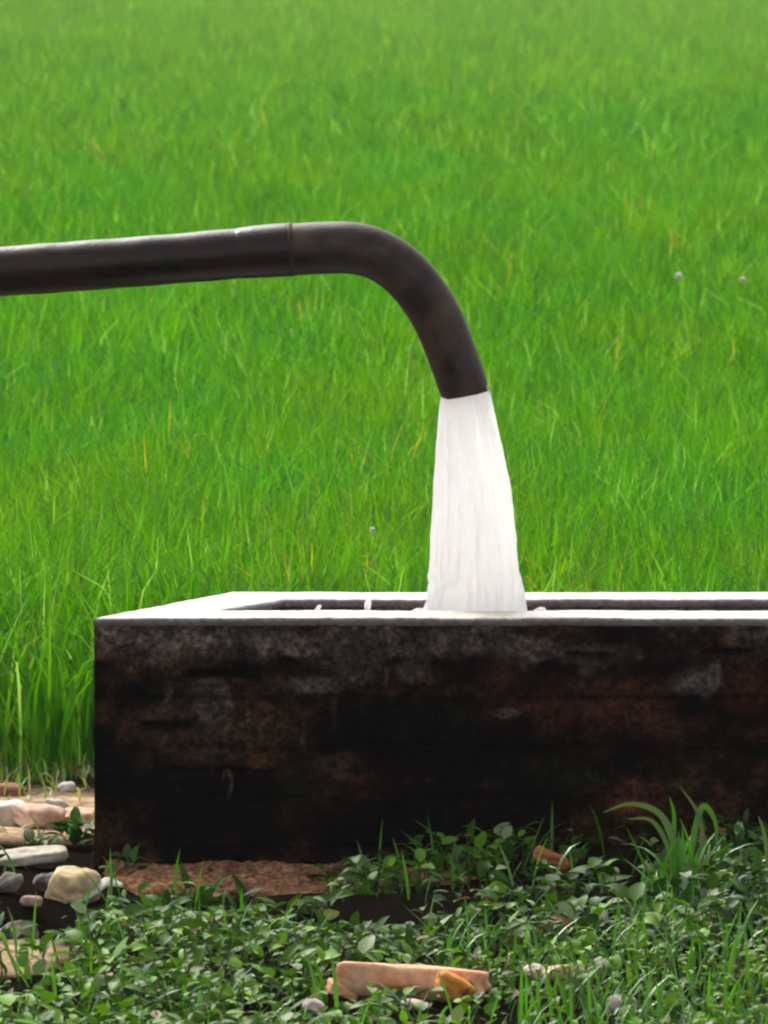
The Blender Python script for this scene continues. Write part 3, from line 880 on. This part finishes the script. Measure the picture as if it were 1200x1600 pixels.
# ------------------------------------------------------------------ creeping leaf cover
def cover():
    n = 46000
    x = rng.uniform(-1.6, 1.6, n); y = rng.uniform(-2.9, -0.02, n)
    dens = 0.42 + 1.2 * fbm(x * 7, y * 5, oct=3, seed=60) + 0.2 * sstep(-1.1, -1.6, y)
    # bare: the footing strip, the hollow, the stones, the sandy bit
    edge_n = 0.05 * fbm(x * 9, y * 9, oct=3, seed=61)
    foot = (x > -0.56) & (x < -0.09 + edge_n) & (y > -0.60 + edge_n)
    dens = np.where(foot, 0.0, dens)
    dens -= 0.12 * np.exp(-(((x - 0.02) / 0.17) ** 2 + ((y + 0.74) / 0.24) ** 2))
    dens -= 0.5 * np.exp(-(((x + 0.57) / 0.10) ** 2 + ((y + 0.75) / 0.25) ** 2))
    dens -= 0.9 * np.exp(-(((x + 0.60) / 0.13) ** 2 + ((y + 0.25) / 0.28) ** 2))
    dens -= 1.2 * np.exp(-(((x + 0.585) / 0.07) ** 2 + ((y + 1.35) / 0.22) ** 2))
    bp = gp(648, 1560)
    dens = np.where((np.abs(x - bp.x) < .125) & (y > bp.y - .12) & (y < bp.y + .04), 0, dens)
    dens = np.where((np.abs(x - bp.x - .03) < .17) & (y > bp.y - .40) & (y <= bp.y - .12), dens * 0.6, dens)
    q1 = gp(888, 1549)
    dens = np.where((np.abs(x - q1.x) < .085) & (y > q1.y - .16) & (y < q1.y + .03), 0.12, dens)
    keep = rng.random(n) < np.clip(dens, 0, 1)
    x, y = x[keep], y[keep]; n = len(x)
    hgt = (0.055 + 0.045 * fbm(x * 5, y * 5, oct=3, seed=62)) * np.where((x < -0.05) & (y > -1.0), 0.5, 1)
    hgt = np.where((np.abs(x - bp.x - .02) < .2) & (y > bp.y - .30) & (y < bp.y), 0.022, hgt)
    lay = rng.random(n) ** 0.7
    z = gz(x, y) + 0.004 + lay * hgt
    P = np.stack([x, y, z], 1)
    az = rng.uniform(0, 2 * np.pi, n)
    th0 = rng.normal(R(22), R(22), n); th1 = th0 - np.abs(rng.normal(R(38), R(22), n))
    big = fbm(x * 1.6 + 3, y * 1.6, oct=2, seed=63)
    right = sstep(0.0, 0.45, x) * (1 - sstep(-1.7, -1.1, y))
    L = np.clip(rng.normal(0.029, 0.009, n) * (1 + .25 * big) * (1 - .3 * right), .012, .056); W = L * rng.uniform(.38, .62, n)
    nar = rng.random(n) < .35                                      # a second, narrow leaved plant among them
    W[nar] *= .5; L[nar] *= 1.15
    t = np.clip(0.30 + .55 * fbm(x * 6, y * 6, oct=2, seed=64) + .32 * sstep(-1.0, -1.6, y) + rng.normal(0, .34, n), 0, 1)[:, None]
    col = np.array([0.012, 0.046, 0.004]) * (1 - t) + np.array([0.085, 0.195, 0.018]) * t
    lime = (rng.random(n) < 0.06 + 0.22 * right + 0.24 * sstep(-.9, -1.6, y))
    col[lime] = np.array([0.125, 0.27, 0.012]) * rng.uniform(.7, 1.25, (lime.sum(), 1))
    pale = rng.random(n) < .08
    col[pale] = np.array([0.19, 0.25, 0.12]) * rng.uniform(.6, 1.1, (pale.sum(), 1))
    dry = rng.random(n) < .02
    col[dry] = np.array([0.16, 0.09, 0.035]) * rng.uniform(.4, 1.6, (dry.sum(), 1))
    A = blades(P, az, th0, th1, L, W, ovate, 5, cols=3, fold=0.28, roll=rng.normal(0, .35, n), bend=1.2, color=col)
    # stalks
    m = n // 2
    P2_ = np.stack([x[:m], y[:m], gz(x[:m], y[:m]) - .004], 1)
    Bq = blades(P2_, az[:m], np.full(m, R(75)), np.full(m, R(45)), (z[:m] - P2_[:, 2]) * 1.1 + .004, np.full(m, .0028), lambda s: 0 * s + 1, 3, color=np.tile([.06, .11, .03], (m, 1)))
    # thin grass growing through, more of it toward the front right
    k = 7000
    gx_ = rng.uniform(-1.6, 1.6, k); gy_ = rng.uniform(-2.9, -.05, k)
    kp = rng.random(k) < np.clip(.10 + .6 * sstep(-1.0, -1.5, gy_) * sstep(-.2, .4, gx_) - .5 * ((gx_ > -.6) & (gx_ < -.05) & (gy_ > -.5)) + .2 * fbm(gx_ * 3, gy_ * 3, oct=2, seed=66) - 1.0 * ((np.abs(gx_ - bp.x - .03) < .16) & (gy_ < bp.y + .1) & (gy_ > bp.y - .3)), 0, 1)
    gx_, gy_ = gx_[kp], gy_[kp]; k = len(gx_)
    Pg = np.stack([gx_, gy_, gz(gx_, gy_)], 1)
    th0 = np.pi / 2 - np.abs(rng.normal(0, R(22), k)); th1 = th0 - np.abs(rng.normal(R(35), R(30), k))
    cg = np.array([.070, .21, .012]) * rng.uniform(.6, 1.4, (k, 1))
    Cq = blades(Pg, rng.uniform(0, 6.28, k), th0, th1, rng.uniform(.05, .12, k), rng.uniform(.003, .007, k), rice_prof, 4, color=cg)
    o = mesh_obj('leaf_cover', *merge([A, Bq])[:2], M_cover, col=merge([A, Bq])[2])
    tag(o, 'dense mat of small green creeper leaves on the ground before the tank', 'ground cover', kind='stuff')
    o = mesh_obj('thin_grass', Cq[0], Cq[1], M_grass, col=Cq[2])
    tag(o, 'single thin green grass blades growing up through the creeper leaves', 'grass', kind='stuff')
    # short pale grass along the field edge
    k = 2600
    ex = rng.uniform(-2.2, -.33, k); ey = rng.uniform(.35, 1.55, k)
    kp = rng.random(k) < np.clip(sstep(.75, 1.35, ey) * .9 + .12 + .25 * fbm(ex * 6, ey * 5, oct=2, seed=67), 0, 1)
    kp &= ~((ex > -.50) & (ey < .55))
    ex, ey = ex[kp], ey[kp]; k = len(ex)
    Pe = np.stack([ex, ey, gz(ex, ey)], 1)
    th0 = np.pi / 2 - np.abs(rng.normal(R(20), R(30), k)); th1 = th0 - np.abs(rng.normal(R(40), R(30), k))
    t = rng.random((k, 1))
    ce = np.array([.10, .24, .02]) * (1 - t) + np.array([.36, .34, .13]) * t
    D = blades(Pe, rng.uniform(0, 6.28, k), th0, th1, rng.uniform(.02, .065, k), rng.uniform(.003, .006, k), rice_prof, 3, color=ce)
    o = mesh_obj('edge_grass', D[0], D[1], M_grass, col=D[2])
    tag(o, 'short yellowish green grass on the sandy earth along the rice field edge', 'grass', kind='stuff')


cover()


# ------------------------------------------------------------------ tufts and weeds
def tuft(px, py, Yoff, n, hmin, hmax, spread, seed, label, own=(), tone=(.055, .18, .012), wid=(.006, .011), fan=R(24)):
    rg = np.random.default_rng(seed)
    p = gp(px, py); p.y += Yoff
    P = np.array([[p.x, p.y, p.z]]) + np.concatenate([rg.normal(0, spread, (n, 2)), np.zeros((n, 1))], 1)
    P[:, 2] = gz(P[:, 0], P[:, 1]) - .003
    th0 = np.pi / 2 - np.abs(rg.normal(0, fan, n)); th1 = th0 - np.abs(rg.normal(R(45), R(40), n))
    col = np.array(tone) * rg.uniform(.6, 1.5, (n, 1))
    V, F, c = blades(P, rg.uniform(0, 6.28, n), th0, th1, rg.uniform(hmin, hmax, n), rg.uniform(*wid, n), rice_prof, 7, cols=3, fold=.3, color=col)
    parts = [(V, F, c)]
    for pts, wd, cl in own:                       # single blades seen clearly in the photo
        q = catmull([np.array(at(a, b, p.y)) for a, b in pts], 6)
        q = np.array(q); m = len(q)
        s = np.linspace(0, 1, m)
        tdir = np.gradient(q, axis=0); tdir /= np.linalg.norm(tdir, axis=1)[:, None]
        sd_ = np.cross(tdir, np.array([.25, 1, .1])); sd_ /= np.linalg.norm(sd_, axis=1)[:, None]
        q[:, 1] += .03 * s * np.sin(s * 3)
        wv = (wd / 2 * rice_prof(s))[:, None]
        VV = np.stack([q - sd_ * wv + np.array([0, -.25, 0]) * wv, q, q + sd_ * wv + np.array([0, -.25, 0]) * wv], 1).reshape(-1, 3)
        parts.append((VV, grid_faces(3, m), np.tile(cl, (len(VV), 1))))
    V, F, c = merge(parts)
    o = mesh_obj('grass_tuft', V - np.array(p), F, M_grass, col=c)
    o.location = p
    tag(o, label, 'grass', 'grass tufts in front of the tank')


G1, G2, G3 = (.06, .15, .02), (.085, .13, .045), (.05, .19, .012)
tuft(1075, 1440, .22, 44, .07, .17, .026, 1, 'tallest arching grass tuft before the right part of the tank', own=(
    (((1085, 1400), (1098, 1330), (1092, 1275), (1062, 1228)), .008, (.10, .10, .04)),
    (((1075, 1400), (1082, 1320), (1098, 1262), (1118, 1285), (1120, 1330)), .010, G1),
    (((1060, 1400), (1056, 1320), (1030, 1272), (985, 1258), (942, 1270)), .010, G2),
    (((1060, 1400), (1046, 1330), (1020, 1285), (980, 1280)), .008, G2),
    (((1052, 1410), (1050, 1350), (1054, 1280), (1046, 1245)), .008, G3),
    (((1075, 1470), (1082, 1450), (1078, 1400), (1062, 1370)), .009, G2)), tone=(.06, .22, .012), fan=R(16))
tuft(1180, 1450, .2, 16, .07, .16, .03, 2, 'grass tuft cut by the right edge of the photo', own=(
    (((1195, 1420), (1200, 1350), (1195, 1305), (1185, 1275)), .008, G2),
    (((1140, 1440), (1132, 1390), (1150, 1345), (1172, 1360), (1192, 1420)), .009, G2)), tone=(.06, .12, .03))
tuft(1030, 1430, 0, 7, .05, .09, .012, 3, 'short upright bright grass blades left of the tallest tuft', own=((((1030, 1450), (1028, 1420), (1032, 1370)), .012, (.08, .26, .012)),), tone=(.08, .25, .012), fan=R(12))
tuft(585, 1595, -.02, 5, .025, .05, .015, 4, 'single bright grass spear standing in front of the broken brick', own=((((592, 1600), (588, 1570), (578, 1532)), .012, (.08, .24, .012)),), tone=(.07, .22, .012))
tuft(295, 1600, 0, 9, .03, .07, .015, 6, 'small bright grass tuft at the bottom left edge', own=((((292, 1600), (290, 1565), (286, 1530)), .009, (.08, .26, .012)),), tone=(.07, .24, .012))
tuft(1000, 1600, 0, 12, .04, .08, .03, 12, 'low bright grass tuft at the bottom right below the pebbles', tone=(.07, .23, .012))


def weed(px, py, Yoff, n, L0, H, seed, label, tone):
    rg = np.random.default_rng(seed)
    p = gp(px, py); p.y += Yoff; p.z = float(gz(p.x, p.y))
    az = rg.uniform(0, 6.28, n); hh = rg.uniform(.1, 1, n) * H
    rr = rg.uniform(0, .035, n) * (L0 / .04)
    P = np.stack([p.x + np.cos(az) * rr, p.y + np.sin(az) * rr, p.z + hh], 1)
    th0 = rg.normal(R(38), R(20), n); th1 = th0 - np.abs(rg.normal(R(45), R(20), n))
    L = rg.uniform(.6, 1.2, n) * L0
    col = np.array(tone) * rg.uniform(.6, 1.4, (n, 1))
    A = blades(P, az, th0, th1, L, L * .5, ovate, 6, cols=3, fold=.25, roll=rg.normal(0, .3, n), color=col)
    e = empty('weed', p)
    tag(e, label, 'weed', 'broad leaved weeds at the tank corner')
    mesh_obj('leaves', A[0], A[1], M_cover, e, col=A[2])
    k = 5
    B_ = blades(np.tile(np.array(p) - [0, 0, .004], (k, 1)), rg.uniform(0, 6.28, k), np.full(k, R(85)), np.full(k, R(60)), np.full(k, H), np.full(k, .004), lambda s: 0 * s + 1, 4, color=np.tile([.06, .12, .03], (k, 1)))
    mesh_obj('stem', B_[0], B_[1], M_cover, e, col=B_[2])


weed(118, 1325, 0, 40, .042, .04, 51, 'dark green weed against the left side of the tank', (.035, .11, .012))
weed(198, 1372, 0, 13, .032, .036, 52, 'small green weed at the left end of the tank footing', (.045, .12, .03))
weed(55, 1338, 0, 22, .035, .022, 53, 'low olive weed behind the pale stone slab', (.07, .10, .02))
weed(685, 1330, -.06, 16, .034, .04, 54, 'pale leaved weed touching the middle of the tank front', (.09, .16, .07))


# ------------------------------------------------------------------ small white flowers above the rice
def flower(px, py, size, label, zc=0.38):
    p = atz(px, py, zc)
    e = empty('flower', (p.x, p.y, float(gz(p.x, p.y))))
    tag(e, label, 'flower', 'white flowers in the rice')
    az = np.arange(5) * 2 * np.pi / 5 + px
    n = 5
    A = blades(np.tile(np.array(p), (n, 1)), az, np.full(n, R(85)), np.full(n, R(40)), np.full(n, size * .8), np.full(n, size * .6), ovate, 4, cols=3, fold=.1, color=np.full((n, 3), .55))
    mesh_obj('petals', A[0], A[1], M_petal, e, col=A[2])
    z0 = float(gz(p.x, p.y))
    S = blades(np.array([[p.x, p.y, z0]]), np.array([0.]), np.array([R(90)]), np.array([R(90)]), np.array([p.z - z0 + .003]), np.array([.003]), lambda s: 0 * s + 1, 4, color=np.array([[.06, .2, .01]]))
    mesh_obj('stem', S[0], S[1], M_grass, e, col=S[2])


flower(582, 833, .017, 'small white flower in the rice left of the falling water')
flower(1060, 438, .034, 'larger white flower with a pale stem right of the pipe bend')
flower(1161, 442, .026, 'white flower nearest the right edge of the photo')

# ------------------------------------------------------------------ haze over the field
bm = bmesh.new()
bmesh.ops.create_cube(bm, size=1.0)
me = bpy.data.meshes.new('haze'); bm.to_mesh(me); bm.free()
hz = bpy.data.objects.new('haze', me)
hz.scale = (1400, 1400, 3.3)
hz.location = (0, 0, -1.2 + 1.65)
C.collection.objects.link(hz)
hm = bpy.data.materials.new('haze'); hm.use_nodes = True
ht = hm.node_tree; ht.nodes.clear()
ho = ht.nodes.new('ShaderNodeOutputMaterial'); hv = ht.nodes.new('ShaderNodeVolumePrincipled')
hv.inputs['Color'].default_value = (0.93, 0.97, 1.0, 1)
hv.inputs['Density'].default_value = 0.0003
hv.inputs['Anisotropy'].default_value = 0.0
ht.links.new(hv.outputs[0], ho.inputs['Volume'])
me.materials.append(hm)
tag(hz, 'thin pale haze lying over the field', 'haze', kind='stuff')
